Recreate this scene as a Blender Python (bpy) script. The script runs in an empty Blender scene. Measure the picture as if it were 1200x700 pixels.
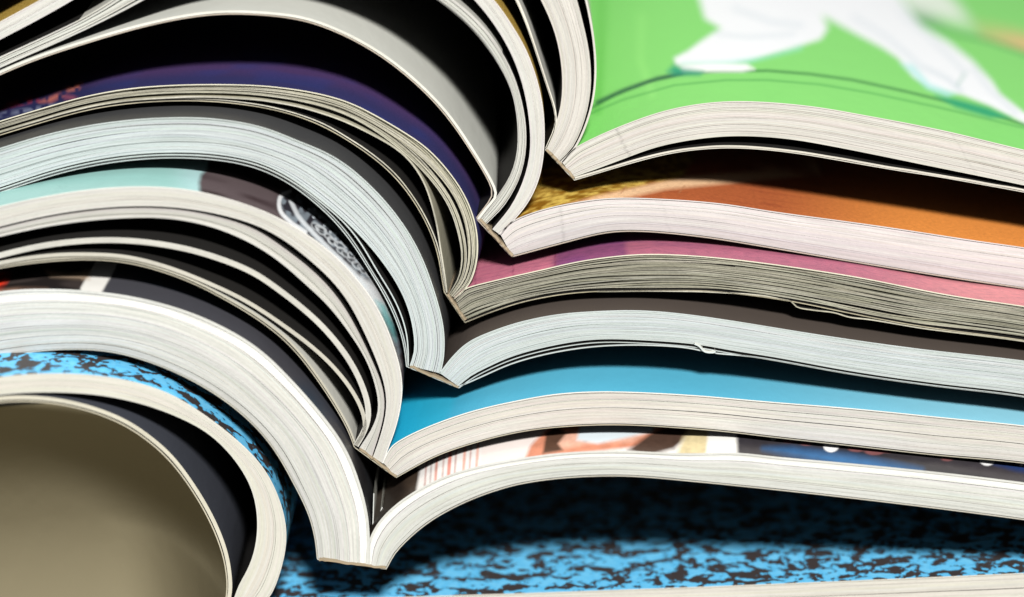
import bpy, math, random
import numpy as np
random.seed(7); rng = np.random.default_rng(7)
S = bpy.context.scene
COL = S.collection
R = math.radians

# ---------------------------------------------------------------- camera
PITCH, DIST, LENS = R(17.0), 0.4167, 100.0
cam_d = bpy.data.cameras.new('camera'); cam = bpy.data.objects.new('camera', cam_d); COL.objects.link(cam)
cam_d.lens, cam_d.sensor_width = LENS, 36.0
cam_d.clip_start, cam_d.clip_end = 0.01, 20.0
CP = np.array([0.0, -DIST*math.cos(PITCH), DIST*math.sin(PITCH)])
cam.location = CP
cam.rotation_euler = (math.pi/2-PITCH, 0, 0)
cam_d.dof.use_dof = True
cam_d.dof.focus_distance = DIST-0.005
cam_d.dof.aperture_fstop = 8.0
S.camera = cam

# ---------------------------------------------------------------- world, lamp, exposure
w = bpy.data.worlds.new('World'); S.world = w; w.use_nodes = True
w.node_tree.nodes['Background'].inputs['Color'].default_value = (0.9, 0.95, 1.0, 1)
w.node_tree.nodes['Background'].inputs['Strength'].default_value = 0.26
L_EL, L_AZ, L_D = R(37), R(6), 1.25
ld = bpy.data.lights.new('studio_lamp', 'AREA'); lo = bpy.data.objects.new('studio_lamp', ld); COL.objects.link(lo)
ld.shape = 'DISK'; ld.size = 0.16; ld.energy = 28.5; ld.color = (1.0, 0.975, 0.94)
lo.location = (L_D*math.cos(L_EL)*math.sin(L_AZ), -L_D*math.cos(L_EL)*math.cos(L_AZ), L_D*math.sin(L_EL))
from mathutils import Vector
lo.rotation_euler = (-Vector(lo.location)).to_track_quat('-Z', 'Y').to_euler()
S.view_settings.view_transform = 'Standard'; S.view_settings.look = 'None'
S.view_settings.exposure = 0.0; S.view_settings.gamma = 1.0; S.view_settings.use_curve_mapping = False
S.render.engine = 'CYCLES'
S.cycles.max_bounces = 5; S.cycles.diffuse_bounces = 3; S.cycles.glossy_bounces = 2

# ---------------------------------------------------------------- measuring the place
FOC = LENS/36.0*1200.0
FW = np.array([0, math.cos(PITCH), -math.sin(PITCH)]); UP = np.array([0, math.sin(PITCH), math.cos(PITCH)])
def at(px, py, a, b):
    """photo position -> point on the upright plane y = a + b*x that holds a magazine's trimmed edge"""
    px = np.asarray(px, float); py = np.asarray(py, float)
    d = (px-600)[..., None]/FOC*np.array([1.0, 0, 0]) - (py-350)[..., None]/FOC*UP + FW
    t = (a - CP[1] + b*CP[0])/(d[..., 1]-b*d[..., 0])
    return CP + d*t[..., None]
def seen(P):
    q = P-CP; z = q@FW
    return 600+q[:, 0]/z*FOC, 350-(q@UP)/z*FOC
def spline(pts, n=120, soft=True):
    p = np.array(pts, float)
    e = np.vstack([2*p[0]-p[1], p, 2*p[-1]-p[-2]])
    out = []
    for i in range(1, len(e)-2):
        p0, p1, p2, p3 = e[i-1:i+3]
        # centripetal Catmull-Rom
        t0 = 0; t1 = t0+max(np.linalg.norm(p1-p0), 1e-6)**.5; t2 = t1+max(np.linalg.norm(p2-p1), 1e-6)**.5; t3 = t2+max(np.linalg.norm(p3-p2), 1e-6)**.5
        t = np.linspace(t1, t2, 14, endpoint=False)[:, None]
        A1 = (t1-t)/(t1-t0)*p0+(t-t0)/(t1-t0)*p1; A2 = (t2-t)/(t2-t1)*p1+(t-t1)/(t2-t1)*p2; A3 = (t3-t)/(t3-t2)*p2+(t-t2)/(t3-t2)*p3
        B1 = (t2-t)/(t2-t0)*A1+(t-t0)/(t2-t0)*A2; B2 = (t3-t)/(t3-t1)*A2+(t-t1)/(t3-t1)*A3
        out.append((t2-t)/(t2-t1)*B1+(t-t1)/(t2-t1)*B2)
    out.append(p[-1:]); q = np.vstack(out)
    s = np.r_[0, np.cumsum(np.linalg.norm(np.diff(q, axis=0), axis=1))]
    if soft and s[-1] > 400:            # even out the hand-measured points, leaving the gutter end as it is
        m = int(s[-1]/4); u = np.linspace(0, s[-1], m); z = np.c_[np.interp(u, s, q[:, 0]), np.interp(u, s, q[:, 1])]
        wgt = np.clip((u-25)/60, 0, 1)[1:-1, None]*.5
        for _ in range(26): z[1:-1] += wgt*((z[:-2]+z[2:])/2-z[1:-1])
        q = z; s = u
    u = np.linspace(0, s[-1], n)
    return np.c_[np.interp(u, s, q[:, 0]), np.interp(u, s, q[:, 1])]
def shift(c, d, side):
    t = np.gradient(c, axis=0); t /= np.linalg.norm(t, axis=1)[:, None]+1e-9
    n = np.c_[-t[:, 1], t[:, 0]] if side == 'right' else np.c_[t[:, 1], -t[:, 0]]
    return c + n*(np.asarray(d)[:, None] if np.ndim(d) else d)
def wob(n, cycles, amp):
    k = max(4, int(cycles)); y = rng.normal(0, amp, k+3)
    x = np.linspace(0, k, n); i = x.astype(int); f = x-i; f = f*f*(3-2*f)
    return y[i]*(1-f)+y[i+1]*f

# ---------------------------------------------------------------- materials
def mat(name):
    m = bpy.data.materials.new(name); m.use_nodes = True
    nt = m.node_tree; return m, nt, nt.nodes['Principled BSDF']
def N(nt, kind, **kw):
    n = nt.nodes.new(kind)
    for k, v in kw.items():
        if k in n.inputs: n.inputs[k].default_value = v
        else: setattr(n, k, v)
    return n
def uvmap(nt, sx, sy, rot=0):
    u = N(nt, 'ShaderNodeUVMap'); u.uv_map = 'uv'
    m = N(nt, 'ShaderNodeMapping'); m.inputs['Scale'].default_value = (sx, sy, 1); m.inputs['Rotation'].default_value = (0, 0, rot)
    nt.links.new(u.outputs[0], m.inputs[0]); return m.outputs[0]
def ramp(nt, fac, stops):
    r = N(nt, 'ShaderNodeValToRGB'); e = r.color_ramp.elements
    while len(e) < len(stops): e.new(0.5)
    for x, (p, c) in zip(e, stops): x.position = p; x.color = (*c, 1)
    nt.links.new(fac, r.inputs[0]); return r.outputs[0]
def mul(nt, a, b, fac=1.0, blend='MULTIPLY'):
    m = N(nt, 'ShaderNodeMix'); m.data_type = 'RGBA'; m.blend_type = blend; m.inputs[0].default_value = fac
    nt.links.new(a, m.inputs[6]); nt.links.new(b, m.inputs[7]); return m.outputs[2]
def srgb(r, g, b):
    return tuple((x/255/12.92 if x/255 <= .04045 else ((x/255+.055)/1.055)**2.4) for x in (r, g, b))

def edge_paper(name, col, streak=0.10, rough=0.75):
    """trimmed paper edge: every leaf has its own tone, fine streaks run along it"""
    m, nt, b = mat(name)
    a = N(nt, 'ShaderNodeVertexColor', layer_name='tone')
    base = N(nt, 'ShaderNodeRGB'); base.outputs[0].default_value = (*col, 1)
    c = mul(nt, base.outputs[0], a.outputs[0])
    n1 = N(nt, 'ShaderNodeTexNoise', Scale=1.0, Detail=3.0); nt.links.new(uvmap(nt, 0.12, 9.0), n1.inputs['Vector'])
    c = mul(nt, c, ramp(nt, n1.outputs[0], [(0.32, (1-streak*1.6,)*3), (0.6, (1, 1, 1))]))
    n2 = N(nt, 'ShaderNodeTexNoise', Scale=1.0, Detail=4.0); nt.links.new(uvmap(nt, 1.6, 3.0), n2.inputs['Vector'])
    c = mul(nt, c, ramp(nt, n2.outputs[0], [(0.3, (1-streak*.7,)*3), (0.62, (1, 1, 1))]))
    n3 = N(nt, 'ShaderNodeTexNoise', Scale=1.0, Detail=1.0); nt.links.new(uvmap(nt, 0.05, 0.3), n3.inputs['Vector'])
    c = mul(nt, c, ramp(nt, n3.outputs[0], [(0.35, (1-streak*.5, 1-streak*.5, 1-streak*.7)), (0.65, (1, 1, 1))]))
    nt.links.new(c, b.inputs['Base Color']); b.inputs['Roughness'].default_value = rough
    b.inputs['Specular IOR Level'].default_value = 0.25
    bp = N(nt, 'ShaderNodeBump', Strength=0.25, Distance=0.00006); nt.links.new(n1.outputs[0], bp.inputs['Height']); nt.links.new(bp.outputs[0], b.inputs['Normal'])
    return m
def ink(name, col, rough=0.5, grain=0.0, gscale=3.0, stops=None, spec=0.4, vcol=False, stretch=(1, 1), fibre=0.0):
    """printed page: plain or mottled ink, optional picture held in the page's own colour layer"""
    m, nt, b = mat(name)
    if vcol:
        a = N(nt, 'ShaderNodeVertexColor', layer_name='print'); c = a.outputs[0]
    else:
        a = N(nt, 'ShaderNodeRGB'); a.outputs[0].default_value = (*col, 1); c = a.outputs[0]
    if stops:
        n0 = N(nt, 'ShaderNodeTexNoise', Scale=gscale, Detail=5.0, Roughness=0.65); nt.links.new(uvmap(nt, *stretch), n0.inputs['Vector'])
        c = ramp(nt, n0.outputs[0], stops) if not vcol else mul(nt, c, ramp(nt, n0.outputs[0], stops))
    if grain:
        n1 = N(nt, 'ShaderNodeTexNoise', Scale=7.0, Detail=3.0, Roughness=.8); nt.links.new(uvmap(nt, 1, 1), n1.inputs['Vector'])
        c = mul(nt, c, ramp(nt, n1.outputs[0], [(0.3, (1-grain,)*3), (0.7, (1+grain*.3,)*3)]))
    nt.links.new(c, b.inputs['Base Color']); b.inputs['Roughness'].default_value = rough
    b.inputs['Specular IOR Level'].default_value = spec
    n4 = N(nt, 'ShaderNodeTexNoise', Scale=0.35, Detail=2.0); nt.links.new(uvmap(nt, 1, .4), n4.inputs['Vector'])
    bp = N(nt, 'ShaderNodeBump', Strength=0.3, Distance=0.0004); nt.links.new(n4.outputs[0], bp.inputs['Height']); nt.links.new(bp.outputs[0], b.inputs['Normal'])
    return m

DARK = ink('page_gap_shade', (0.018, 0.017, 0.016), rough=.7, spec=.1)  # page sides coloured near black to deepen the shade between pages
WHITE_SIDE = ink('blank_page_side', (0.62, 0.62, 0.56), rough=.6, spec=.2)

# ---------------------------------------------------------------- mesh helpers
class Mesh:
    def __init__(s): s.v = []; s.f = []; s.m = []; s.sm = []; s.uv = []; s.c = []; s.n = 0
    def grid(s, G, mi, uv=None, col=(1, 1, 1), smooth=True, flip=False):
        """G: (rows, cols, 3)"""
        r, c = G.shape[:2]
        idx = np.arange(r*c).reshape(r, c)+s.n
        q = np.stack([idx[:-1, :-1], idx[:-1, 1:], idx[1:, 1:], idx[1:, :-1]], -1).reshape(-1, 4)
        if flip: q = q[:, ::-1]
        s.v.append(G.reshape(-1, 3)); s.f.append(q); s.m.append(np.full(len(q), mi)); s.sm.append(np.full(len(q), smooth))
        s.uv.append(np.zeros((r*c, 2)) if uv is None else uv.reshape(-1, 2))
        s.c.append(np.broadcast_to(np.asarray(col, float), (r*c, 3)) if np.ndim(col) == 1 else np.asarray(col).reshape(-1, 3))
        s.n += r*c
    def build(s, name, mats, parent=None, layer='tone'):
        v = np.vstack(s.v); f = np.vstack(s.f).astype(np.int32); me = bpy.data.meshes.new(name)
        me.vertices.add(len(v)); me.vertices.foreach_set('co', v.astype(np.float32).ravel())
        me.loops.add(len(f)*4); me.loops.foreach_set('vertex_index', f.ravel())
        me.polygons.add(len(f)); me.polygons.foreach_set('loop_start', np.arange(len(f), dtype=np.int32)*4)
        me.polygons.foreach_set('material_index', np.concatenate(s.m).astype(np.int32))
        me.polygons.foreach_set('use_smooth', np.concatenate(s.sm).astype(bool))
        me.update(calc_edges=True)
        uvl = me.uv_layers.new(name='uv'); uv = np.vstack(s.uv)[f.ravel()]; uvl.data.foreach_set('uv', uv.astype(np.float32).ravel())
        ca = me.color_attributes.new(layer, 'FLOAT_COLOR', 'POINT')
        c = np.c_[np.vstack(s.c), np.ones(len(v))]; ca.data.foreach_set('color', c.astype(np.float32).ravel())
        for m in mats: me.materials.append(m)
        o = bpy.data.objects.new(name, me); COL.objects.link(o)
        if parent: o.parent = parent
        return o

DEPTH = 0.275
def edir(b): n = math.hypot(1, b); return np.array([-b/n, 1/n, 0])
def arc(P): return np.r_[0, np.cumsum(np.linalg.norm(np.diff(P, axis=0), axis=1))]*1000   # mm

def add_leaf(M, T, B, off, b, tone, depth=DEPTH, mi=(0, 1, 1), vrow=0.0):
    """one leaf: T/B upper and lower outline of its front edge (3D), off: how far it is set back"""
    e = edir(b); n = len(T); s = arc(T)
    F0, F1 = T+e*off[:, None], B+e*off[:, None]
    M.grid(np.stack([F0, F1]), mi[0], np.stack([np.c_[s, np.full(n, vrow)], np.c_[s, np.full(n, vrow+0.12)]]), tone, False, True)
    st = slice(0, n, 2)
    if np.ndim(tone) == 2: tone = tone[:2*n]
    for Q, k, fl in ((F0, 1, False), (F1, 2, True)):
        Q2 = T+e*depth if k == 1 else B+e*depth
        ss = s
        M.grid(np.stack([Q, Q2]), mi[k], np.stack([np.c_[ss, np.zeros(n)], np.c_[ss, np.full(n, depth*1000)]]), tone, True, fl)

class Magazine:
    def __init__(s, label, a, b, paper, tint=(1, 1, 1), hinge=None):
        s.hinge = hinge            # (x of the spine, slope of the left half, slope of the right half, how far the right half slid back)
        o = bpy.data.objects.new('open_magazine', None); COL.objects.link(o)
        o['label'] = label; o['category'] = 'magazine'; o['group'] = 'open magazines stacked on one another'
        s.root, s.a, s.b, s.paper, s.tint = o, a, b, paper, np.array(tint, float)
    def at(s, c, split=0):
        if s.hinge:
            x0, bl, br, back = s.hinge; P = at(c[:, 0], c[:, 1], s.a+back-br*x0, br); Q = at(c[:, 0], c[:, 1], s.a-bl*x0, bl)
            if c[:, 0].min() > 250: return P
            if c[:, 0].max() < 720: return Q
            return np.where((np.arange(len(c)) > split)[:, None], P, Q)        # a cover runs over both halves
        return at(c[:, 0], c[:, 1], s.a, s.b)
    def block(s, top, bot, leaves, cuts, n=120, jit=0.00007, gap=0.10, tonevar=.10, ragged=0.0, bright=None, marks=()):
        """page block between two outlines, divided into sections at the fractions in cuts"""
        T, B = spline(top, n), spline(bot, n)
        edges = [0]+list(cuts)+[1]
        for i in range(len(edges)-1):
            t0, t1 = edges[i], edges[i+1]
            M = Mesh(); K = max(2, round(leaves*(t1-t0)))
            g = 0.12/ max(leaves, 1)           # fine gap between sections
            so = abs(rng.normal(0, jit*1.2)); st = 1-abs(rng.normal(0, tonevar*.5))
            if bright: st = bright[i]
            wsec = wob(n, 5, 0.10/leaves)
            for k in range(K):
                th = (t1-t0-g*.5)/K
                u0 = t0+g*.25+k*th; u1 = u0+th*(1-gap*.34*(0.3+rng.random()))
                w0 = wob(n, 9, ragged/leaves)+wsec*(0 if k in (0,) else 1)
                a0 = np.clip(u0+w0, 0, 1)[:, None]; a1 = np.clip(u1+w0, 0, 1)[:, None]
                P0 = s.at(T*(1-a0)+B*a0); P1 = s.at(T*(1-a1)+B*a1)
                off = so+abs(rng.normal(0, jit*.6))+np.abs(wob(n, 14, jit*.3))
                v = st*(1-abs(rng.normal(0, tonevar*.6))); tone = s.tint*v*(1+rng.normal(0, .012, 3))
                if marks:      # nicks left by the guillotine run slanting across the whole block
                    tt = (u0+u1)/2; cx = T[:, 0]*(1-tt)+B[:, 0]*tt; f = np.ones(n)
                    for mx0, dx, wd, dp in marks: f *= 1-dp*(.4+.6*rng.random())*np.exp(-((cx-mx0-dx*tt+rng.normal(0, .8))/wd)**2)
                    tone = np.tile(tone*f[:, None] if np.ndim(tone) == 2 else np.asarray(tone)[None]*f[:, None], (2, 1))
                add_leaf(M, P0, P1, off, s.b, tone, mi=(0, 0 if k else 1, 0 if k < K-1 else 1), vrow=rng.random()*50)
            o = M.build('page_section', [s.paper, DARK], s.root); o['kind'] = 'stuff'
    def sheet(s, name, curve, thick, side, up=None, down=None, n=140, paper=None, tone=(1, 1, 1), off=0.0, depth=DEPTH, label=None, layer='tone', lift=0.0, rag=0.0, soft=True):
        c = spline(curve, n, soft)
        if lift: c = shift(c, -lift, side)
        if rag: c = shift(c, wob(n, 40, rag), side)
        T, B = s.at(c), s.at(shift(c, thick, side))
        M = Mesh(); add_leaf(M, T, B, np.full(n, off), s.b, np.array(tone), depth, (0, 1, 2), rng.random()*30)
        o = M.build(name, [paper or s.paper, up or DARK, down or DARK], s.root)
        if label: o['label'] = label
        return o
    def page(s, curve, side, material, thick=1.3, colour=None, n=420, rows=None, label=None, gapcurve=None, lift=None, tone=(1.04, 1.04, 1.04), depth=DEPTH):
        """the printed page on top of a block; its picture is stored in the page's own colour layer"""
        c = shift(spline(curve, n), -(thick+.03 if lift is None else lift), side); e = edir(s.b)
        T, B = s.at(c), s.at(shift(c, thick, side)); sarc = arc(T)
        M = Mesh()
        M.grid(np.stack([T, B]), 0, np.stack([np.c_[sarc, np.zeros(n)], np.c_[sarc, np.full(n, .1)]]), np.array(tone), False, True)
        M.grid(np.stack([B, B+e*depth]), 2, None, (0.5, 0.5, 0.5), True, True)
        if rows is None: rows = [0, depth*1000] if not colour else list(np.arange(0, 40, .4))+list(np.arange(40, 90, 1.2))+[120, 180, depth*1000]
        rows = np.array(rows)/1000
        G = T[None]+e[None, None]*rows[:, None, None]
        uv = np.stack(np.broadcast_arrays(sarc[None], rows[:, None]*1000), -1)
        col = np.ones((G.shape[0]*G.shape[1], 3))
        if colour:
            P = G.reshape(-1, 3); x, y = seen(P)
            col = colour(x, y, uv.reshape(-1, 2))
        M.grid(G, 1, uv, col, True, False)
        o = M.build('printed_page', [s.page_edge if hasattr(s, 'page_edge') else s.paper, material, DARK], s.root, 'print' if colour else 'tone')
        if colour:   # edge faces need their own tone too
            ca = o.data.color_attributes.new('tone', 'FLOAT_COLOR', 'POINT')
            ca.data.foreach_set('color', np.ones(len(o.data.vertices)*4, np.float32))
        if label: o['label'] = label
        return o

# picture helpers: soft shapes on a page
def poly(x, y, pts, soft):
    p = np.array(pts, float); q = np.roll(p, -1, 0)
    d = np.full(x.shape, 1e9); inside = np.zeros(x.shape, bool)
    for (x0, y0), (x1, y1) in zip(p, q):
        ex, ey = x1-x0, y1-y0; t = np.clip(((x-x0)*ex+(y-y0)*ey)/(ex*ex+ey*ey+1e-9), 0, 1)
        d = np.minimum(d, np.hypot(x-x0-t*ex, y-y0-t*ey))
        with np.errstate(divide='ignore', invalid='ignore'):
            inside ^= ((y0 > y) != (y1 > y)) & (x < (x1-x0)*(y-y0)/(y1-y0+1e-12)+x0)
    sd = np.where(inside, d, -d); return np.clip(sd/soft*.5+.5, 0, 1)
def line(x, y, pts, wid, soft):
    p = np.array(pts, float); d = np.full(x.shape, 1e9)
    for (x0, y0), (x1, y1) in zip(p[:-1], p[1:]):
        ex, ey = x1-x0, y1-y0; t = np.clip(((x-x0)*ex+(y-y0)*ey)/(ex*ex+ey*ey+1e-9), 0, 1)
        d = np.minimum(d, np.hypot(x-x0-t*ex, y-y0-t*ey))
    return np.clip((wid/2-d)/soft+.5, 0, 1)
def over(c, k, m): return c*(1-m[:, None])+np.array(k)*m[:, None]
def vnoise(x, y, sc, seed):
    r = np.random.default_rng(seed); g = r.random((64, 64))
    u, v = x/sc, y/sc; i, j = np.floor(u).astype(int), np.floor(v).astype(int); f, h = u-i, v-j; f = f*f*(3-2*f); h = h*h*(3-2*h)
    G = lambda a, b_: g[a % 64, b_ % 64]
    return (G(i, j)*(1-f)+G(i+1, j)*f)*(1-h)+(G(i, j+1)*(1-f)+G(i+1, j+1)*f)*h
def smooth(v, a, b_): t = np.clip((v-a)/(b_-a), 0, 1); return t*t*(3-2*t)
def flat(x, c): return np.tile(np.array(c, float), (len(x), 1))

# ---------------------------------------------------------------- the surface
def table():
    z = at(np.array([600.]), np.array([752.]), 0, 0)[0][2]
    m, nt, b = mat('table_top'); 
    tc = N(nt, 'ShaderNodeTexCoord'); n = N(nt, 'ShaderNodeTexNoise', Scale=30.0, Detail=6.0); nt.links.new(tc.outputs['Object'], n.inputs['Vector'])
    nt.links.new(ramp(nt, n.outputs[0], [(0.3, (0.20, 0.17, 0.10)), (0.7, (0.26, 0.22, 0.14))]), b.inputs['Base Color']); b.inputs['Roughness'].default_value = .6
    M = Mesh(); t = .03
    x0, x1, y0, y1 = -1.2, 1.2, -.5, 2.0
    def q(a, b_, c, d): M.grid(np.array([[a, b_], [d, c]], float), 0, None, (1, 1, 1), False)
    q((x0, y0, z), (x1, y0, z), (x1, y1, z), (x0, y1, z)); q((x0, y0, z-t), (x1, y0, z-t), (x1, y0, z), (x0, y0, z))
    q((x0, y1, z-t), (x0, y0, z-t), (x0, y0, z), (x0, y1, z)); q((x1, y0, z-t), (x1, y1, z-t), (x1, y1, z), (x1, y0, z))
    q((x1, y1, z-t), (x0, y1, z-t), (x0, y1, z), (x1, y1, z)); q((x0, y1, z-t), (x1, y1, z-t), (x1, y0, z-t), (x0, y0, z-t))
    o = M.build('table_top', [m]); o['kind'] = 'structure'
    return z
TZ = table()

E_WARM = edge_paper('warm_white_edge', (0.56, 0.545, 0.51))
E_PINK = edge_paper('rosy_white_edge', (0.56, 0.54, 0.535))
E_RAW = edge_paper('raw_grey_edge', (0.46, 0.445, 0.37), streak=.34)
E_COOL = edge_paper('cool_white_edge', (0.50, 0.55, 0.56), streak=.12)
E_GREY = edge_paper('soft_white_edge', (0.55, 0.60, 0.56))
E_BRIGHT = edge_paper('bright_white_edge', (0.58, 0.59, 0.57), streak=.12)
E_CREAM = edge_paper('cream_edge', (0.57, 0.56, 0.51), streak=.08)
E_LEAF = edge_paper('leaf_edge', (0.68, 0.68, 0.65), streak=.06)
GLUE = ink('spine_glue', (0.30, 0.24, 0.16), rough=.6)

def cover(mag, left, right, thick=1.5, off=0.0, tone=(.72, .68, .58), up=None):
    """outer cover: under the left pages, across the spine, under the right pages"""
    l = spline(left, 110); r = spline(right, 110)
    l = shift(l, .2, 'left')[::-1]; r = shift(r, .2, 'right')
    c = np.vstack([l, r])
    s_ = np.r_[0, np.cumsum(np.linalg.norm(np.diff(c, axis=0), axis=1))]; n = 260
    u = np.linspace(0, s_[-1], n); u = np.sort(np.r_[u, s_[109], s_[110]]); n = len(u)
    c = np.c_[np.interp(u, s_, c[:, 0]), np.interp(u, s_, c[:, 1])]
    t = np.gradient(c, axis=0); t /= np.linalg.norm(t, axis=1)[:, None]+1e-9
    d = c+np.c_[-t[:, 1], t[:, 0]]*thick
    M = Mesh(); sp = int(np.searchsorted(u, s_[109])); add_leaf(M, mag.at(c, sp), mag.at(d, sp), np.full(n, off), mag.b, np.array(tone), DEPTH, (0, 1, 2), 3)
    mag.cover = M.build('cover', [mag.paper, up or DARK, DARK], mag.root)
    return mag.cover
def glue(mag, p0, p1, thick=2.2, parent=None):
    """dried glue along the bound edge, seen end on"""
    n = 24; k = np.linspace(0, 1, n)[:, None]; c = np.array(p0)*(1-k)+np.array(p1)*k
    c[:, 1] += wob(n, 12, .5)
    d = np.array([p1[1]-p0[1], -(p1[0]-p0[0])], float); d /= np.linalg.norm(d)
    T, B = mag.at(c+d*thick), mag.at(c-d*.3)
    M = Mesh(); add_leaf(M, T, B, -np.abs(wob(n, 12, .00012))-.0001, mag.b, np.array((1., 1, 1)), DEPTH*.98, (0, 0, 0))
    return M.build('spine_glue', [GLUE], mag.cover)

# ================================================================ 7: marbled (lowest)
MARB, nt, b_ = mat('marbled_print')
n0 = N(nt, 'ShaderNodeTexNoise', Scale=0.40, Detail=2.5, Roughness=.55, Distortion=.8); nt.links.new(uvmap(nt, .72, .95), n0.inputs['Vector'])
n1 = N(nt, 'ShaderNodeTexNoise', Scale=0.85, Detail=2.0, Roughness=.55, Distortion=0.5); nt.links.new(uvmap(nt, 1.0, 1.0), n1.inputs['Vector'])
mx = N(nt, 'ShaderNodeMix'); mx.inputs[0].default_value = .36; nt.links.new(n0.outputs[0], mx.inputs[2]); nt.links.new(n1.outputs[0], mx.inputs[3])
nt.links.new(ramp(nt, mx.outputs[0], [(0.0, (0.045, 0.035, 0.035)), (0.488, (0.05, 0.042, 0.042)), (0.506, (0.10, 0.50, 0.86)), (0.60, (0.17, 0.58, 0.90))]), b_.inputs['Base Color'])
b_.inputs['Roughness'].default_value = .45; b_.inputs['Specular IOR Level'].default_value = .3

m7 = Magazine('lowest magazine, open at a blue and black marbled spread, lying under all the others', -.0145, 0.0, E_CREAM, hinge=(-.0375, .30, -.04, .0090))
o7 = [(300, 712), (316, 697), (328, 668), (335, 635), (334, 612), (319, 567), (302, 541), (282, 521), (250, 495), (200, 463), (150, 447), (100, 440), (50, 439), (0, 443), (-120, 470), (-350, 560)]
i7 = [(272, 706), (280, 685), (291, 665), (299, 642), (302, 612), (296, 575), (281, 547), (263, 525), (240, 505), (180, 478), (120, 464), (60, 460), (0, 463), (-120, 490), (-350, 580)]
m7.block(o7, i7, 15, [.33, .66], tonevar=.05, gap=.04)
m7.page(o7, 'left', MARB, label='left page printed in blue and black marbling')
l7 = [(270, 706), (272, 687), (267, 648), (251, 607), (226, 565), (200, 531), (185, 518), (150, 493), (100, 474), (60, 466), (25, 464), (0, 465), (-120, 492), (-350, 582)]
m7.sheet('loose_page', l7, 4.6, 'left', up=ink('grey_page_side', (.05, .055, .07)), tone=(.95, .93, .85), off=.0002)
r7 = [(302, 716), (316, 708), (340, 705), (400, 703), (600, 697), (900, 686), (1200, 673), (1400, 664), (1700, 655)]
b7 = [(302, 740), (330, 742), (400, 743), (600, 742), (900, 738), (1200, 730), (1400, 724), (1700, 718)]
m7.block(r7, b7, 20, [.3, .6], tonevar=.05, gap=.04)
m7.page(r7, 'right', MARB, label='right page printed in blue and black marbling')
cover(m7, shift(spline(l7, 60), 4.8, 'left'), b7, tone=(.8, .76, .66))

# curled plain page inside the left arch of the lowest magazine
def curl():
    c = shift(spline(l7, 200), 6, 'left'); keep = c[:, 1] < 704
    P = m7.at(c[keep])
    ztop = P[:, 2].max(); zbot = TZ+.0005; H = ztop-zbot
    nr = 70; rows = []; uv = []
    # profile: leans towards the viewer at the top, flatter at the foot, shaped to shade darker upwards
    a = np.radians(np.interp(np.linspace(0, 1, nr), [0, .16, .3, .6, 1], [74, 98, 118, 137, 150])); ds = H/np.sum(np.sin(a)); y = np.cumsum(np.cos(a)*ds); zz = zbot+np.cumsum(np.sin(a)*ds)-ds*math.sin(a[0])
    y = y-y[-1]+.0008
    k = np.argmax(P[:, 2]); right = P[:k+1][np.argsort(P[:k+1, 2])]; lft = P[k:][np.argsort(P[k:, 2])]
    for i in range(nr):
        z = zz[i]; za = min(z, ztop-.0001)
        xr = np.interp(za, right[:, 2], right[:, 0]); xl = np.interp(za, lft[:, 2], lft[:, 0])
        xs = np.linspace(xl, max(xr, xl+.0005), 60)
        yf = m7.a+np.where(xs < m7.hinge[0], m7.hinge[1], m7.hinge[2])*(xs-m7.hinge[0])
        q = np.clip((xr-xs)/.022, 0, 1); q = 1-(1-q)**2.2          # bowed forward at its side so the arch casts no shadow on it
        rows.append(np.c_[xs, y[i]*q+yf, np.full(60, z)]); uv.append(np.c_[xs*1000, np.full(60, i*1.)])
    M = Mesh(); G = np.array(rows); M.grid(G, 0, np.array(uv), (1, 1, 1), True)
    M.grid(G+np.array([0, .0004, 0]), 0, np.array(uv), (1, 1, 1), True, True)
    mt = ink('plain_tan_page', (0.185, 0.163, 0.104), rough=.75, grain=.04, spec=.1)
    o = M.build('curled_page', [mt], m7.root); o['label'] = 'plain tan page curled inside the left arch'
curl()

# ================================================================ 6: photographs
m6 = Magazine('magazine open at a dark photo page and a bright portrait, resting on the marbled one', -.0168, 0.0, E_BRIGHT, hinge=(-.021, -.06, 0.0, 0.0))
o6 = [(430, 664), (430, 640), (428, 605), (420, 572), (402, 526), (375, 488), (337, 445), (300, 410), (250, 381), (200, 362), (150, 350), (100, 344), (50, 342), (0, 345), (-120, 372), (-350, 460)]
i6 = [(373, 655), (370, 630), (362, 600), (346, 568), (325, 530), (300, 499), (262, 467), (212, 438), (160, 418), (130, 411), (90, 408), (50, 410), (0, 417), (-120, 446), (-350, 540)]
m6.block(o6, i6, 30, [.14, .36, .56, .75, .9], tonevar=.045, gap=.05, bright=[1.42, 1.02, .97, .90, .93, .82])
r6 = [(431, 664), (433, 640), (442, 618), (455, 602), (480, 582), (525, 559), (560, 549), (600, 541), (650, 534), (700, 531), (740, 531), (800, 534), (867, 531+2), (900, 537), (1000, 546), (1100, 556), (1200, 568), (1400, 595), (1650, 622)]
b6 = [(452, 666), (462, 648), (480, 629), (500, 612), (525, 597), (550, 585), (600, 568), (650, 560), (700, 557), (740, 557), (800, 562), (900, 572), (1000, 583), (1100, 595), (1200, 608), (1400, 636), (1650, 660)]
m6.block(r6, b6, 24, [.2, .45, .7, .88], tonevar=.04, gap=.05, bright=[1.3, 1.0, .97, .94, .9])
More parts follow.
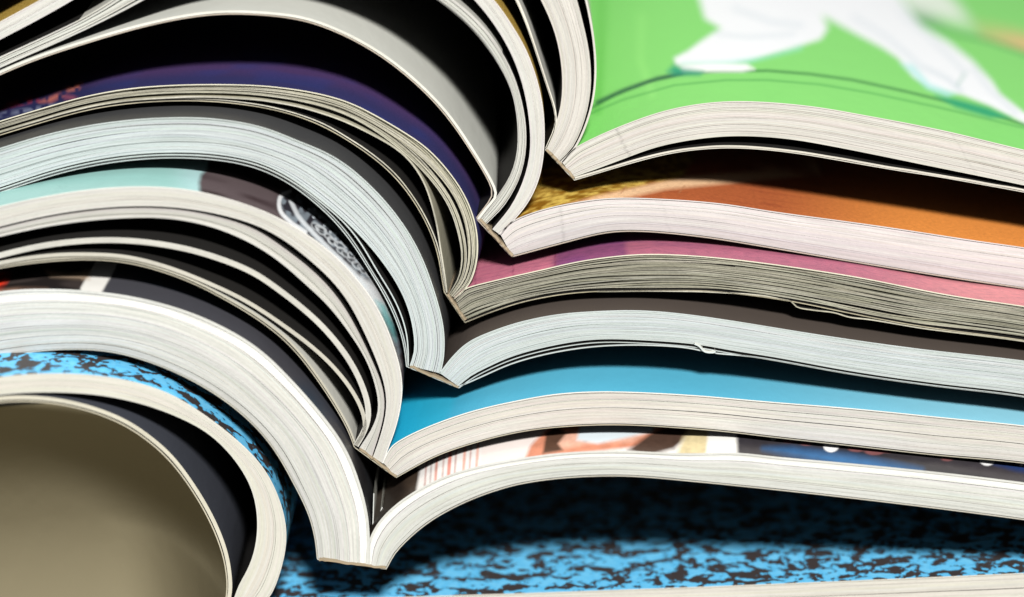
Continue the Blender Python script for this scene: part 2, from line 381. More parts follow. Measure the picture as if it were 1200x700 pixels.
def pic6l(x, y, uv):
    c = flat(x, srgb(70, 70, 76)); u = uv[:, 0]
    c = over(c, srgb(45, 60, 76), smooth(vnoise(u, uv[:, 1]*2, 9, 3), .5, .9)*.8)
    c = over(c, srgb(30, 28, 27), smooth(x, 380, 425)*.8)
    c = over(c, srgb(60, 50, 44), (x < 112)*.8)
    c = over(c, srgb(240, 238, 232), line(x, y, [(100, 352), (124, 310), (136, 280)], 24, 3))
    c = over(c, srgb(235, 60, 35), poly(x, y, [(-60, 345), (-60, 318), (12, 321), (6, 333), (-10, 350)], 4))
    c = over(c, srgb(225, 175, 145), poly(x, y, [(-40, 346), (20, 338), (55, 339), (50, 350), (-40, 356)], 4)*.8)
    c = over(c, srgb(190, 165, 140), poly(x, y, [(55, 318), (80, 322), (106, 318), (104, 327), (85, 326), (60, 324)], 4)*.9)
    c = over(c, srgb(20, 18, 18), smooth(vnoise(u, uv[:, 1]*2, 5, 9), .55, .8)*(x < 95)*.7)
    return c
def pic6r(x, y, uv):
    c = flat(x, srgb(250, 246, 242))
    c = over(c, srgb(68, 56, 46), poly(x, y, [(400, 700), (436, 560), (475, 540), (492, 550), (484, 600), (440, 700)], 2.0))
    c = over(c, srgb(36, 30, 27), poly(x, y, [(436, 620), (450, 575), (470, 560), (478, 575), (455, 610)], 4.5)*.7)
    for k, (xx, ww, cc) in enumerate([(497, 2, (190, 130, 120)), (503, 1.6, (150, 120, 120)), (509, 3, (215, 120, 95)), (517, 2, (205, 160, 150)), (524, 4, (235, 105, 75)), (531, 2, (180, 120, 110)), (541, 3, (235, 150, 120)), (548, 2, (200, 150, 140)), (556, 3, (240, 165, 140))]):
        c = over(c, srgb(*cc), line(x, y, [(xx, 580), (xx+5, 510)], ww, 1.6)*.75)
    c = over(c, srgb(250, 238, 232), poly(x, y, [(562, 560), (566, 490), (640, 490), (640, 560)], 2.5))
    c = over(c, srgb(222, 146, 116), poly(x, y, [(606, 560), (622, 522), (645, 498), (700, 490), (790, 490), (790, 505), (745, 524), (690, 530), (640, 534)], 2.5))
    c = over(c, srgb(246, 196, 172), poly(x, y, [(640, 530), (690, 520), (740, 518), (770, 502), (700, 506), (650, 508)], 3.0)*.8)
    c = over(c, srgb(92, 66, 52), poly(x, y, [(636, 532), (640, 508), (652, 499), (664, 508), (654, 520), (660, 528)], 2.0))
    c = over(c, srgb(80, 60, 50), poly(x, y, [(735, 528), (762, 508), (790, 496), (812, 500), (806, 512), (790, 526), (760, 534)], 3.0))
    c = over(c, srgb(228, 240, 246), poly(x, y, [(676, 516), (680, 496), (720, 490), (772, 492), (764, 506), (730, 514), (700, 520)], 2.5))
    c = over(c, srgb(222, 205, 160), poly(x, y, [(790, 540), (800, 515), (812, 494), (840, 490), (845, 540)], 4.0))
    c = over(c, srgb(252, 250, 244), poly(x, y, [(826, 545), (832, 480), (864, 480), (866, 545)], 2.0))
    dk = poly(x, y, [(866, 600), (863, 480), (1700, 480), (1700, 700)], 2.5)
    c = over(c, srgb(62, 58, 62), dk)
    c = over(c, srgb(40, 40, 46), dk*smooth(vnoise(uv[:, 0], uv[:, 1]*2, 8, 5), .4, .8))
    c = over(c, srgb(35, 110, 170), poly(x, y, [(895, 526), (925, 525), (1000, 534), (1080, 550), (1060, 553), (980, 546)], 6)*.8)
    c = over(c, srgb(40, 60, 110), poly(x, y, [(1150, 540), (1200, 545), (1300, 560), (1300, 568), (1190, 552)], 3.0))
    for (px, py, rr) in [(906, 513, 4), (974, 523, 9), (1157, 539, 9), (1197, 545, 2), (1142, 533, 2)]:
        c = over(c, (1, 1, 1), np.clip((rr-np.hypot(x-px, (y-py)*1.3))/2+.5, 0, 1))
    for (px, py, rr) in [(925, 516, 5), (945, 520, 4), (1004, 526, 6), (1025, 529, 7), (1040, 528, 5), (1110, 538, 4)]:
        c = over(c, srgb(150, 95, 95), np.clip((rr-np.hypot((x-px)*.6, (y-py)*1.6))/2.5+.5, 0, 1)*.8)
    n = .84+.32*(vnoise(x, y*1.5, 7, 51)*.6+vnoise(x, y*1.5, 2.4, 52)*.4); return np.clip(c*np.where(c.mean(1) > .8, 1, n)[:, None], 0, 1)
PIC = ink('picture_print', (1, 1, 1), vcol=True, rough=.42, spec=.35)
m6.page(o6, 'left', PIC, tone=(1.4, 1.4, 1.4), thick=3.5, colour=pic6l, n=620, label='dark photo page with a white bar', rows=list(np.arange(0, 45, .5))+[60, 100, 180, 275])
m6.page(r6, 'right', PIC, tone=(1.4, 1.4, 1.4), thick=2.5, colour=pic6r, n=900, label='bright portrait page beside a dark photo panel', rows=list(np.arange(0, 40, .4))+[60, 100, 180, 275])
for k, (x0, y0) in enumerate([(434, 590), (440, 606)]):     # leaves standing up in the gutter
    m6.sheet('loose_page', [(431, 662), (x0, 640), (x0+1, 622), (x0+2+k*4, y0)], 1.2, 'right', up=WHITE_SIDE, down=WHITE_SIDE, n=24, depth=.02, off=.004)
cover(m6, i6, b6, tone=(.75, .72, .66)); glue(m6, (374, 656), (452, 666), 1.6)

# ================================================================ 5: cyan
m5 = Magazine('magazine open at a plain cyan page, three loose pages fanned out under its left half', -.0118, 0.0, E_WARM, hinge=(-.018, .03, 0.0, 0.0))
o5 = [(448, 543), (453, 528), (464, 497), (471, 460), (470, 440), (462, 410), (450, 378), (435, 350), (415, 325), (400, 308), (370, 283), (337, 262), (300, 245), (240, 227), (200, 221), (150, 220), (100, 224), (50, 232), (0, 243), (-120, 275), (-350, 350)]
s5 = [(437, 536), (446, 510), (453, 480), (452, 455), (438, 415), (422, 380), (407, 352), (385, 325), (365, 307), (332, 281), (300, 264), (250, 250), (200, 243), (150, 242), (100, 246), (50, 254), (0, 266), (-120, 300), (-350, 375)]
s5b = [(436, 535), (444, 510), (451, 480), (450, 457), (434, 418), (417, 383), (402, 357), (380, 330), (358, 310), (330, 289), (300, 269), (250, 253), (200, 245), (150, 244), (100, 248), (50, 256), (0, 268), (-120, 302), (-350, 377)]
i5 = [(421, 526), (436, 502), (444, 480), (441, 457), (430, 424), (407, 388), (380, 354), (365, 341), (332, 311), (300, 289), (250, 267), (200, 257), (150, 256), (75, 263), (0, 278), (-120, 312), (-350, 387)]
E_L5 = edge_paper('grey_white_edge', (.555, .55, .52))
m5.paper = E_L5
m5.block(o5, s5, 15, [.5], tonevar=.05, gap=.06)
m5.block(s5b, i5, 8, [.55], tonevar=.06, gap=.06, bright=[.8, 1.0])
l5a = [(420, 524), (429, 508), (435, 490), (434, 470), (417, 428), (383, 383), (346, 350), (323, 333), (300, 317), (240, 294), (190, 283), (130, 278), (60, 283), (0, 296), (-120, 330), (-350, 405)]
l5b = [(419, 523), (428, 508), (430, 496), (426, 478), (409, 448), (378, 414), (327, 375), (288, 350), (250, 332), (200, 312), (150, 299), (110, 296), (60, 297), (0, 306), (-120, 338), (-350, 412)]
l5c = [(418, 523), (409, 500), (379, 450), (341, 401), (300, 369), (266, 349), (230, 330), (190, 315), (150, 304.5), (110, 301), (60, 303), (0, 311), (-120, 342), (-350, 416)]
m5.sheet('loose_page', l5a, 6.5, 'left', tone=(.92, .92, .9))
m5.sheet('loose_page', l5b, 4.5, 'left', tone=(.86, .84, .78))
m5.sheet('loose_page', l5c, 2.2, 'left', up=WHITE_SIDE, tone=(.85, .82, .72), off=.0003)
m5.paper = E_WARM
r5 = [(449, 543), (460, 524), (480, 511), (520, 494), (560, 481), (600, 472), (650, 463), (700, 460), (750, 461), (820, 465), (900, 472), (1000, 480), (1100, 490), (1200, 500), (1400, 526), (1650, 556)]
b5 = [(464, 559), (487, 546), (510, 534), (540, 523), (600, 507), (650, 500), (725, 497), (800, 501), (850, 505), (900, 511), (1000, 522), (1100, 533), (1200, 542), (1400, 572), (1650, 604)]
m5.block(r5, b5, 22, [.24, .5, .72], tonevar=.07, gap=.03, ragged=.05)
def pic5l(x, y, uv):
    u, v = uv[:, 0], uv[:, 1]
    c = flat(x, srgb(156, 204, 198))
    c = over(c, srgb(186, 222, 224), smooth(x, 190, 236)*.8)
    dk = poly(x, y, [(236, 205), (233, 214), (234, 222), (240, 234), (330, 300), (700, 700), (700, 100), (260, 100), (244, 196)], 3)
    c = over(c, srgb(98, 86, 88), dk)
    c = over(c, srgb(58, 44, 46), dk*smooth(vnoise(u, v*1.5, 6, 4), .35, .8))
    # silver lace ornament
    body = poly(x, y, [(330, 222), (345, 222), (372, 242), (400, 268), (430, 305), (455, 345), (468, 380), (470, 420), (452, 380), (425, 335), (395, 302), (360, 276), (336, 256), (326, 236)], 3)
    tex = smooth(vnoise(x*.9+y*.5, y*1.1-x*.6, 5.5, 12), .35, .75)
    c = over(c, srgb(52, 52, 60), body*.85); c = over(c, srgb(150, 162, 172), body*tex*.75)
    W = srgb(246, 248, 250)
    c = over(c, W, poly(x, y, [(395, 300), (420, 322), (440, 334), (458, 352), (466, 382), (448, 366), (425, 344), (402, 318)], 3)*(.85+.15*tex))
    c = over(c, W, poly(x, y, [(424, 300), (440, 312), (454, 332), (462, 352), (452, 350), (436, 330)], 3)*.85)
    c = over(c, W, line(x, y, spline([(340, 224), (329, 230), (328, 246), (340, 260), (358, 272)], 16, False), 4.5, 2)*.9)
    c = over(c, srgb(235, 240, 244), line(x, y, spline([(341, 236), (350, 254), (366, 272), (396, 302), (428, 336)], 16, False), 5, 2.5)*.85)
    c = over(c, srgb(190, 198, 206), line(x, y, [(366, 246), (380, 256), (396, 270), (410, 284), (424, 302)], 4, 3)*.7)
    for k in range(15):                       # chain of small overlapping rings
        f = k/14; cx, cy = 370+f*62+2*math.sin(k*2.3), 264+f*58+1.6*math.cos(k*1.7); an = np.linspace(0, 6.3, 11); ra, rb = 5+1.2*math.sin(k*1.3), 3.4+math.cos(k*2.9)*.7
        c = over(c, srgb(34, 34, 40), np.clip((3.2-np.hypot(x-cx, y-cy))/1.6+.3, 0, 1)*.7)
        c = over(c, srgb(228, 234, 238), line(x, y, [(cx+ra*math.cos(t), cy+rb*math.sin(t)+.4*ra*math.cos(t)) for t in an], 1.8, 1.8)*(.55+.35*math.sin(k*1.9)**2))
    for k in range(16):
        px, py = 362+k*4.2+3*math.sin(k*2.1), 243+k*4.6+2.5*math.cos(k*3.3)
        c = over(c, srgb(214, 224, 232), np.clip((1.9-np.hypot(x-px, y-py))/1.2+.5, 0, 1)*.85)
    c = over(c, srgb(130, 205, 205), poly(x, y, [(440, 352), (452, 358), (462, 380), (464, 400), (452, 378)], 3)*.8)
    return c
def pic5r(x, y, uv):
    c = flat(x, srgb(86, 176, 206))
    c = over(c, srgb(0, 152, 192), 1-smooth(uv[:, 0], 2, 22))  # deeper teal puts the weaker light at the gutter into the colour
    c = over(c, srgb(40, 176, 208), poly(x, y, [(440, 620), (528, 482), (535, 465), (538, 430), (380, 430)], 4)*.5)
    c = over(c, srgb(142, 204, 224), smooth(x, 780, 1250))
    return c
m5.paper = E_LEAF
m5.page(o5, 'left', ink('glossy_picture_print', (1, 1, 1), vcol=True, rough=.3, spec=.45), colour=pic5l, n=800, rows=list(np.arange(0, 35, .3))+[60, 100, 180, 275], label='mint page with a dark photo of a silver ornament', tone=(.95, .95, .93))
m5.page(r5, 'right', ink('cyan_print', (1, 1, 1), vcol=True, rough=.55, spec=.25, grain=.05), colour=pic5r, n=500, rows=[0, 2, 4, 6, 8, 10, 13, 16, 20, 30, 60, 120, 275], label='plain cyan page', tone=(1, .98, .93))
m5.paper = E_L5
cover(m5, shift(spline(l5c, 60), 2.2, 'left'), b5, tone=(.7, .66, .55), thick=1.2); glue(m5, (421, 526), (464, 559), 2)

# ================================================================ 4: charcoal
m4 = Magazine('magazine open at charcoal pages with cool white edges, between the cyan and the pink one', -.0072, -.04, E_COOL, (1, 1, 1))
o4 = [(515, 438), (519, 418), (519, 385), (510, 348), (490, 294), (462, 250), (430, 215), (400, 190), (372, 175), (350, 167), (325, 156), (300, 148), (250, 140), (200, 139), (150, 142), (100, 149), (50, 160), (0, 175), (-120, 212), (-350, 290)]
i4 = [(480, 429), (485, 412), (484, 387), (474, 350), (450, 310), (425, 280), (400, 255), (370, 231), (337, 207), (300, 190), (250, 181), (200, 179), (160, 181), (110, 188), (60, 200), (0, 220), (-120, 258), (-350, 340)]
m4.block(o4, i4, 26, [.16, .34, .5, .66, .84], tonevar=.06, gap=.08, ragged=.15, jit=.0001)
l4 = [(479, 429), (479, 412), (476, 385), (463, 350), (441, 315), (426, 288), (405, 261), (372, 233), (338, 209), (300, 191.5), (250, 182.5), (200, 180.5), (160, 182.5), (110, 189.5), (60, 201.5), (0, 221.5), (-120, 260), (-350, 342)]
l4b = [(478.5, 429), (477, 414), (472, 390), (457, 352), (436, 318), (420, 291), (401, 265), (371, 236), (338, 211), (300, 193.5), (250, 184.5), (200, 182.5), (160, 184.5), (110, 191.5), (60, 203.5), (0, 223.5), (-120, 262), (-350, 344)]
m4.sheet('loose_page', l4, 1.5, 'left', tone=(1, 1, .98)); m4.sheet('loose_page', l4b, 1.3, 'left', tone=(.85, .85, .85), off=.0003)
r4 = [(516, 438), (530, 420), (550, 401), (575, 390), (600, 381), (650, 370), (700, 366), (750, 365), (800, 369), (850, 376), (900, 384), (975, 396), (1075, 410), (1200, 424), (1400, 452), (1650, 486)]
b4 = [(537, 453), (552, 441), (575, 429), (600, 418), (650, 405), (700, 398), (750, 399), (817, 404), (860, 412), (900, 418), (1000, 436), (1100, 450), (1200, 462), (1400, 500), (1650, 540)]
m4.block(r4, b4, 24, [.2, .45, .78], tonevar=.05, gap=.07, ragged=.12, bright=[1, .99, .97, .93])
m4.sheet('loose_page', [(538, 452), (555, 445), (577, 435), (600, 425), (650, 412), (700, 405), (750, 403.5), (800, 406), (818, 408), (826, 413), (842, 414), (862, 415), (900, 420), (1000, 438), (1100, 452), (1200, 464), (1400, 502), (1650, 542)], 1.6, 'right', tone=(.95, .95, .93))
m4.sheet('folded_corner', [(814, 401), (820, 404), (826, 410), (836, 411), (838, 410)], 1.6, 'right', n=20, depth=.006, off=-.0006, tone=(1.1, 1.1, 1.08), up=WHITE_SIDE)
m4.page(o4, 'left', ink('charcoal_gloss', (.062, .063, .065), rough=.34, spec=.5, grain=.15), label='charcoal left page', tone=(1.1, 1.1, 1.08))
m4.page(r4, 'right', ink('brown_charcoal_ink', (.082, .066, .056), rough=.5, spec=.3, grain=.12), label='brown charcoal right page')
cover(m4, shift(spline(l4b, 60), 1.4, 'left'), [(537.5, 454)]+[(x, y+2.4) for x, y in b4[1:]], tone=(.9, .9, .88), thick=1.2); glue(m4, (480, 430), (537, 454), 1.8)

# ================================================================ 3: pink
m3 = Magazine('magazine open at a violet and a pink page, rough greyish page edges', -.0028, -.07, E_RAW)
o3 = [(532, 350), (543, 340), (553, 325), (559, 300), (559, 275), (552, 247), (540, 222), (520, 195), (499, 173), (475, 157), (450, 142), (412, 122), (375, 111), (332, 104), (300, 101), (250, 100), (200, 101), (150, 105), (100, 114), (50, 128), (0, 143), (-120, 182), (-350, 262)]
i3 = [(526, 345), (537, 325), (541, 300), (536, 272), (526, 242), (505, 212), (480, 186), (455, 165), (430, 148), (405, 135), (375, 125), (337, 117), (300, 112.5), (250, 110), (200, 110.5), (150, 114), (100, 122), (50, 136), (0, 151), (-120, 190), (-350, 270)]
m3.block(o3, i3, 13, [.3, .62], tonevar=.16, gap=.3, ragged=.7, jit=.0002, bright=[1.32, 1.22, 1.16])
l3 = [(524, 343), (522, 322), (517, 290), (510, 250), (499, 215), (482, 188), (464, 172), (438, 158), (408, 143), (375, 131), (337, 121), (300, 116), (250, 113), (200, 113.5), (150, 117), (100, 125), (50, 139), (0, 154), (-120, 193), (-350, 273)]
m3.sheet('loose_page', l3, 1.8, 'left', up=ink('cream_page_side', (.42, .40, .30)), tone=(1.3, 1.3, 1.35), rag=.15)
l3b = [(523, 342), (520, 325), (516, 300), (509, 275), (495, 247), (475, 217), (450, 191), (425, 173), (405, 160), (375, 143), (337, 130), (300, 122), (250, 116.5), (215, 115.5), (150, 119), (100, 127), (50, 141), (0, 156), (-120, 195), (-350, 275)]
m3.sheet('loose_page', l3b, 1.4, 'left', tone=(1.4, 1.4, 1.45), off=.0004, rag=.15)
r3 = [(533, 351), (545, 340), (555, 336), (575, 331), (600, 325), (637, 317), (670, 309), (700, 304), (750, 299), (800, 300), (850, 304), (900, 310), (1000, 325), (1112, 347), (1200, 360), (1400, 392), (1650, 432)]
b3 = [(545, 376), (570, 366), (595, 357), (620, 350), (675, 341), (750, 339), (825, 339), (870, 343), (932, 352), (1000, 366), (1075, 380), (1200, 397), (1400, 432), (1650, 470)]
m3.block(r3, b3, 28, [.2, .42, .66, .84], tonevar=.14, gap=.26, ragged=.8, jit=.00022, n=560, marks=[(770, 60, 2, .2), (1010, 60, 2, .15)])
m3.sheet('loose_page', [(700, 341), (780, 340.5), (840, 342), (895, 346), (915, 350), (928, 353), (934, 359), (955, 363), (978, 366), (995, 371), (1020, 374), (1050, 379), (1080, 384), (1110, 388), (1200, 399.5), (1400, 434), (1650, 472)], 1.5, 'right', tone=(1.3, 1.3, 1.3), n=220, soft=False, label='bent loose page with a wavy edge')
def pic3l(x, y, uv):
    v, u = uv[:, 1], uv[:, 0]
    c = flat(x, srgb(52, 52, 98)); c = over(c, srgb(84, 58, 104), smooth(v, 3, 11)*.7)
    c = over(c, srgb(46, 60, 124), smooth(vnoise(u, v, 4, 31), .5, 1)*.4)
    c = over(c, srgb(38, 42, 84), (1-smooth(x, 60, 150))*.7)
    for p, k in [([(74, 104), (96, 97), (92, 105), (80, 107)], (240, 140, 110)), ([(46, 120), (70, 108), (74, 112), (60, 120)], (225, 130, 110)), ([(-10, 124), (40, 114), (46, 118), (0, 128)], (190, 60, 80)), ([(72, 110), (92, 114), (88, 117), (76, 116)], (170, 90, 110)), ([(0, 133), (60, 123), (90, 122), (60, 126), (0, 137)], (150, 160, 190))]:
        c = over(c, srgb(*k), poly(x, y, p, 3)*smooth(vnoise(x, y, 5, 8), .2, .6)*.75)
    return c
def pic3r(x, y, uv):
    u, v = uv[:, 0], uv[:, 1]
    c = flat(x, srgb(176, 104, 126))
    c = over(c, srgb(132, 72, 116), poly(x, y, [(648, 340), (652, 270), (730, 270), (740, 330)], 4)*.8)
    c = over(c, srgb(128, 70, 128), smooth(vnoise(u*.4, v, 2.5, 3), .5, .9)*smooth(x, 645, 660)*(1-smooth(x, 700, 860))*.6)
    c = over(c, srgb(206, 122, 142), (1-smooth(x, 640, 652))*.7)
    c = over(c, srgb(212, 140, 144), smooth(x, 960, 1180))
    for xx in (556, 600, 649): c = over(c, srgb(128, 52, 86), line(x, y, [(xx, 380), (xx+2, 280)], 1.2, 1.2)*.7)
    for k in range(4): c = over(c, srgb(160, 70, 110), (np.abs(v-2-2.2*k) < .22)*(x < 648)*.35)
    return c
m3.paper = edge_paper('thin_raw_edge', (.66, .64, .52))
mott = [(0.3, (.72, .74, .80)), (0.5, (.98, .98, .98)), (0.7, (1.15, 1.02, 1.05))]
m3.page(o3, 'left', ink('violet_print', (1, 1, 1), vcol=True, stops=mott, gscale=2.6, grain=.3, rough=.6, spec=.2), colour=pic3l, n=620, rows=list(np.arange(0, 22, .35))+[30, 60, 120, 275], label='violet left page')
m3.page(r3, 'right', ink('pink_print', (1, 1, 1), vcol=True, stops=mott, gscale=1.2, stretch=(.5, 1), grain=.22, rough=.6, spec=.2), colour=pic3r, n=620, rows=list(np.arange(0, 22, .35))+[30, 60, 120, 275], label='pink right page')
m3.paper = E_RAW
cover(m3, shift(spline(l3b, 60), 1.5, 'left'), [(x, y+1.2) for x, y in b3], tone=(1, .95, .85), thick=1.2); glue(m3, (524, 345), (545, 376), 2.2)

# ================================================================ 2: gold and orange
m2 = Magazine('magazine open at a golden left and an orange right page, its left half arched widely', .0, .0, E_PINK)
A2o = [(584, 274), (600, 259), (620, 234), (632, 207), (637, 170), (636, 130), (628, 92), (614, 55), (600, 32), (582, 5), (540, -35), (450, -80), (330, -100), (200, -78), (100, -28), (30, 11), (0, 27), (-120, 92), (-350, 190)]
A2i = [(577, 269), (600, 240), (616, 205), (622, 175), (620, 140), (614, 105), (600, 65), (585, 38), (568, 14), (520, -32), (430, -68), (330, -86), (200, -62), (110, -14), (62, 14), (0, 47), (-120, 108), (-350, 205)]
B2o = [(570, 263), (592, 240), (611, 205), (617, 175), (616, 140), (608, 105), (598, 78), (575, 40), (550, 14), (500, -22), (430, -52), (330, -70), (200, -42), (110, 14), (50, 43), (0, 66), (-120, 124), (-350, 220)]
B2i = [(562, 257), (582, 231), (600, 203), (607, 175), (606, 140), (600, 107), (582, 72), (560, 42), (532, 15), (490, -14), (430, -38), (330, -52), (240, -35), (145, 14), (80, 45), (0, 80), (-120, 138), (-350, 232)]
m2.paper = edge_paper('left_white_edge', (.56, .56, .53))
m2.block(A2o, A2i, 10, [.5], tonevar=.05, gap=.06)
m2.block(B2o, B2i, 10, [.3, .65], tonevar=.10, gap=.16, ragged=.4)
C2 = [(561.5, 258), (573, 243), (583.5, 231), (584.5, 228), (581, 219), (569, 197), (552, 170), (525, 131), (490, 95), (450, 63), (412, 41), (375, 25), (350, 18), (300, 13), (260, 12), (230, 15), (200, 20), (150, 32), (100, 47), (50, 63), (0, 83), (-120, 142), (-350, 236)]
m2.sheet('loose_page', C2, 3.0, 'left', up=ink('shaded_page_side', (.58, .59, .54), rough=.6, spec=.15), tone=(1.15, 1.15, 1.12), label='heavy white loose page arching below the rest')
m2.paper = E_PINK
r2 = [(587, 276), (600, 262), (637, 247), (675, 239), (712, 234), (775, 235), (850, 241), (900, 249), (1025, 266), (1150, 285), (1200, 292), (1400, 326), (1650, 366)]
b2 = [(600, 300), (637, 290), (675, 280), (712, 271), (750, 270), (825, 277), (900, 289), (1025, 310), (1125, 326), (1200, 337), (1400, 370), (1650, 410)]
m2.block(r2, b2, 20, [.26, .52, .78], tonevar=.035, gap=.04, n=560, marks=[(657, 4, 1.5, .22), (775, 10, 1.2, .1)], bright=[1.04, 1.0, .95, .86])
GOLD = ink('gold_leaf_print', (1, 1, 1), rough=.6, spec=.2, gscale=3.2, stops=[(0.30, (.10, .055, .006)), (0.46, (.42, .27, .045)), (0.62, (.66, .46, .12)), (0.78, (.85, .68, .30))], grain=.35)
def pic2r(x, y, uv):
    u, v = uv[:, 0], uv[:, 1]
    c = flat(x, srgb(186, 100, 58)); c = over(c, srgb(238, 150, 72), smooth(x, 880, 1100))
    c = over(c, srgb(150, 70, 44), smooth(vnoise(u*.35, v*1.5, 1.6, 22), .55, .95)*.45*(1-smooth(x, 900, 1080)))
    g = poly(x, y, [(560, 330), (640, 251), (700, 232), (745, 222), (800, 210), (830, 150), (500, 150)], 4)
    p = poly(x, y, [(560, 340), (637, 254), (690, 240), (716, 236), (780, 222), (880, 212), (960, 205), (960, 195), (800, 207), (745, 219), (700, 229), (640, 247)], 3)
    c = over(c, srgb(250, 205, 160), p)
    gn = smooth(vnoise(u, v, .7, 41)*.5+vnoise(u, v, 1.7, 42)*.5, .25, .8)
    gc = np.array(srgb(150, 105, 25))[None]*(1-gn[:, None])+np.array(srgb(232, 198, 96))[None]*gn[:, None]
    gm = (g*(1-p))[:, None]; c = c*(1-gm)+gc*gm
    for k in (728, 796): c = over(c, srgb(190, 130, 90), line(x, y, [(k, 226), (k+6, 218)], 1.4, 1)*.7)
    return c
m2.page(A2o, 'left', GOLD, label='golden grainy left page', tone=(1.15, 1.15, 1.12))
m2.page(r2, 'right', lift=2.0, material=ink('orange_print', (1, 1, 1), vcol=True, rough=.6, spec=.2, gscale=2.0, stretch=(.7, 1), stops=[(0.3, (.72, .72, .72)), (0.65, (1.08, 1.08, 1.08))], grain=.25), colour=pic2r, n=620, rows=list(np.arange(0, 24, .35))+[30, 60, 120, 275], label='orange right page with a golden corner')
cover(m2, shift(spline(C2, 60), 3.05, 'left'), b2, tone=(.75, .68, .58), thick=1.4); glue(m2, (561, 257), (600, 300), 2.6)

# ================================================================ 1: green (top)
m1 = Magazine('topmost magazine, open at a bright green sports photo', .002, .0, E_WARM)
o1 = [(658, 191), (674, 174), (686, 150), (695, 122), (698.5, 95), (698, 60), (691, 15), (682, -20), (655, -75), (600, -130), (500, -175), (360, -195), (200, -180), (40, -115), (-120, -10), (-350, 110)]
o1b = [(656, 189), (671, 173), (683, 148), (691, 120), (693.5, 95), (691, 60), (681, 17), (670, -20), (645, -68), (595, -120), (500, -163), (360, -182), (200, -167), (40, -104), (-120, 0), (-350, 118)]
i1 = [(640, 175), (650, 148), (656, 130), (659, 108), (659, 87), (656, 62), (650, 37), (640, 13), (622, -20), (570, -70), (480, -115), (360, -135), (200, -122), (60, -70), (-120, 40), (-350, 150)]
m1.block(o1b, i1, 22, [.22, .46, .72], tonevar=.08, gap=.04, ragged=.08)
m1.sheet('loose_page', [(641, 174), (651, 150), (653, 134), (643, 102), (628, 55), (613, 12), (590, -30), (540, -70), (450, -105), (360, -118), (200, -108), (60, -60), (-120, 48), (-350, 158)], 2.0, 'left', up=WHITE_SIDE, tone=(1.2, 1.2, 1.15))
r1 = [(659, 191), (674, 175), (700, 161), (725, 150), (775, 132), (812, 124), (850, 120), (900, 121), (960, 127), (1000, 134), (1100, 153), (1200, 177), (1400, 222), (1650, 284)]
b1 = [(672, 208), (700, 198), (740, 183), (767, 173), (812, 164), (850, 160), (900, 161), (937, 165), (987, 174), (1100, 197), (1200, 218), (1400, 262), (1650, 322)]
m1.block(r1, b1, 22, [.2, .45, .66, .85], tonevar=.05, gap=.03, ragged=.05, n=560, marks=[(722, 16, 1.6, .3), (1115, 30, 1.2, .12)])
LL1 = [(673, 208), (700, 200), (740, 188), (770, 180), (800, 174), (850, 170), (900, 172.5), (950, 179), (990, 186), (1030, 193), (1060, 198), (1100, 204), (1150, 213), (1200, 222), (1400, 266), (1650, 326)]
m1.sheet('loose_page', LL1, 2.2, 'right', tone=(1, 1, .95), rag=.2)
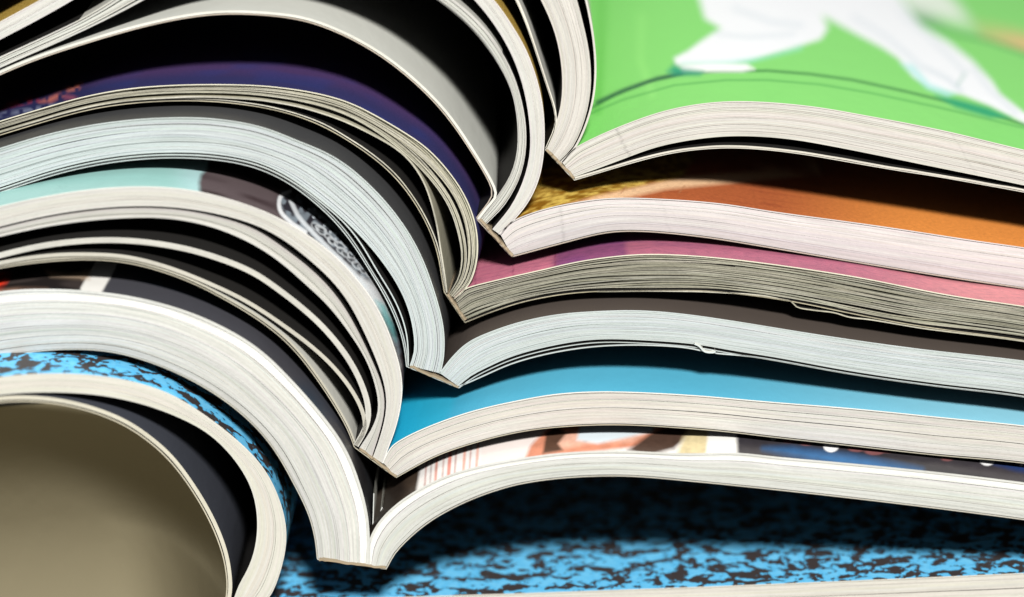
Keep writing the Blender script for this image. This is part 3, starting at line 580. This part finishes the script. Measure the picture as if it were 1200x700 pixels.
def pic1(x, y, uv):
    v = uv[:, 1]
    c = flat(x, srgb(133, 212, 112)); c = over(c, srgb(126, 210, 108), smooth(vnoise(x, y, 90, 6), .3, .8)*.6)
    c = over(c, srgb(96, 186, 74), line(x, y, [(706, -20), (704, 60), (700, 130)], 10, 8)*.55)
    c = over(c, srgb(150, 226, 124), line(x, y, [(752, 20), (750, 70), (764, 110)], 8, 8)*.5)
    # pitch lines running along the page
    c = over(c, srgb(52, 120, 60), line(x, y, [(690, 128), (720, 112), (760, 96), (800, 87), (840, 84), (900, 83), (950, 87), (1000, 94), (1060, 107), (1130, 124), (1200, 146), (1260, 160)], 3.0, 2.4)*.85)
    c = over(c, srgb(72, 156, 76), line(x, y, [(690, 134), (730, 117), (790, 100), (850, 94), (900, 94), (960, 99), (1020, 109), (1100, 126), (1200, 150)], 2.4, 2.4)*.6)
    c = over(c, srgb(24, 78, 62), line(x, y, [(700, 120), (730, 106), (770, 92), (800, 86)], 4.5, 3)*.8)
    W = srgb(238, 240, 242)
    c = over(c, W, poly(x, y, [(812, -30), (826, 22), (845, 33), (822, 48), (806, 60), (790, 68), (792, 76), (860, 74), (880, 70), (930, 56), (962, 46), (970, 33), (962, 14), (950, -30)], 2.6))
    c = over(c, (.9, .9, .9), poly(x, y, [(795, 76), (830, 73), (875, 75), (884, 81), (870, 84), (800, 84)], 3))
    c = over(c, srgb(20, 150, 120), poly(x, y, [(782, 84), (790, 76), (800, 80), (824, 84), (820, 88), (790, 88)], 4)*.9)
    c = over(c, srgb(150, 225, 215), poly(x, y, [(800, 74), (850, 72), (900, 66), (940, 54), (938, 58), (880, 73)], 4)*.6)
    c = over(c, W, poly(x, y, [(940, -30), (960, 16), (1000, 38), (1034, 56), (1052, 68), (1070, 90), (1090, 103), (1130, 112), (1160, 124), (1196, 142), (1290, 180), (1290, 160), (1200, 132), (1172, 110), (1162, 95), (1140, 72), (1112, 50), (1082, 32), (1066, 14), (1040, -30)], 2.6))
    c = over(c, srgb(176, 230, 226), poly(x, y, [(1056, 74), (1070, 76), (1090, 98), (1120, 110), (1110, 114), (1086, 104)], 3)*.8)
    c = over(c, srgb(30, 160, 110), poly(x, y, [(1096, 112), (1120, 116), (1158, 126), (1184, 138), (1160, 138), (1120, 126)], 3)*.9)
    c = over(c, srgb(170, 200, 190), line(x, y, [(1122, 100), (1131, 86)], 3, 3)*.8)
    for pts, k in [([(1000, 20), (1040, 44), (1080, 78)], .35), ([(1050, 10), (1090, 44), (1130, 84)], .3), ([(1085, 80), (1110, 92), (1126, 106)], .4), ([(860, 10), (905, 26), (940, 30)], .35), ([(840, 40), (880, 44), (930, 40)], .3), ([(1140, 80), (1160, 106), (1190, 132)], .3)]:
        c = over(c, srgb(176, 194, 204), line(x, y, pts, 5, 6)*k)
    c = over(c, srgb(236, 238, 232), poly(x, y, [(1040, -30), (1070, 14), (1110, 28), (1150, 38), (1152, 28), (1120, 10), (1100, -30)], 3)*.9)
    c = over(c, srgb(226, 178, 130), poly(x, y, [(1146, 28), (1170, 33), (1205, 48), (1270, 74), (1270, 88), (1200, 58), (1152, 42)], 4))
    c = over(c, srgb(50, 130, 76), line(x, y, [(1076, 24), (1120, 40), (1160, 48), (1200, 62), (1260, 86)], 4, 3)*.7)
    return c
m1.page(o1, 'left', PIC, label='left page', colour=lambda x, y, uv: flat(x, srgb(214, 208, 196)), rows=[0, 275], thick=2.4, lift=.5, tone=(.95, .93, .9))
m1.page(r1, 'right', ink('green_photo_print', (1, 1, 1), vcol=True, rough=.5, spec=.25), colour=pic1, n=720, rows=list(np.arange(0, 90, .6))+[110, 180, 275], label='bright green page with the white legs of a tennis player')
cover(m1, i1[:0]+[(640, 176), (651, 150), (652, 134), (642, 103), (627, 56), (611, 12), (588, -29), (538, -68), (450, -102), (360, -115), (200, -105), (60, -57), (-120, 51), (-350, 161)], [(x, y+2.5) for x, y in LL1], tone=(1, 1, .95), thick=1.0); glue(m1, (640, 176), (672, 209), 2.4)
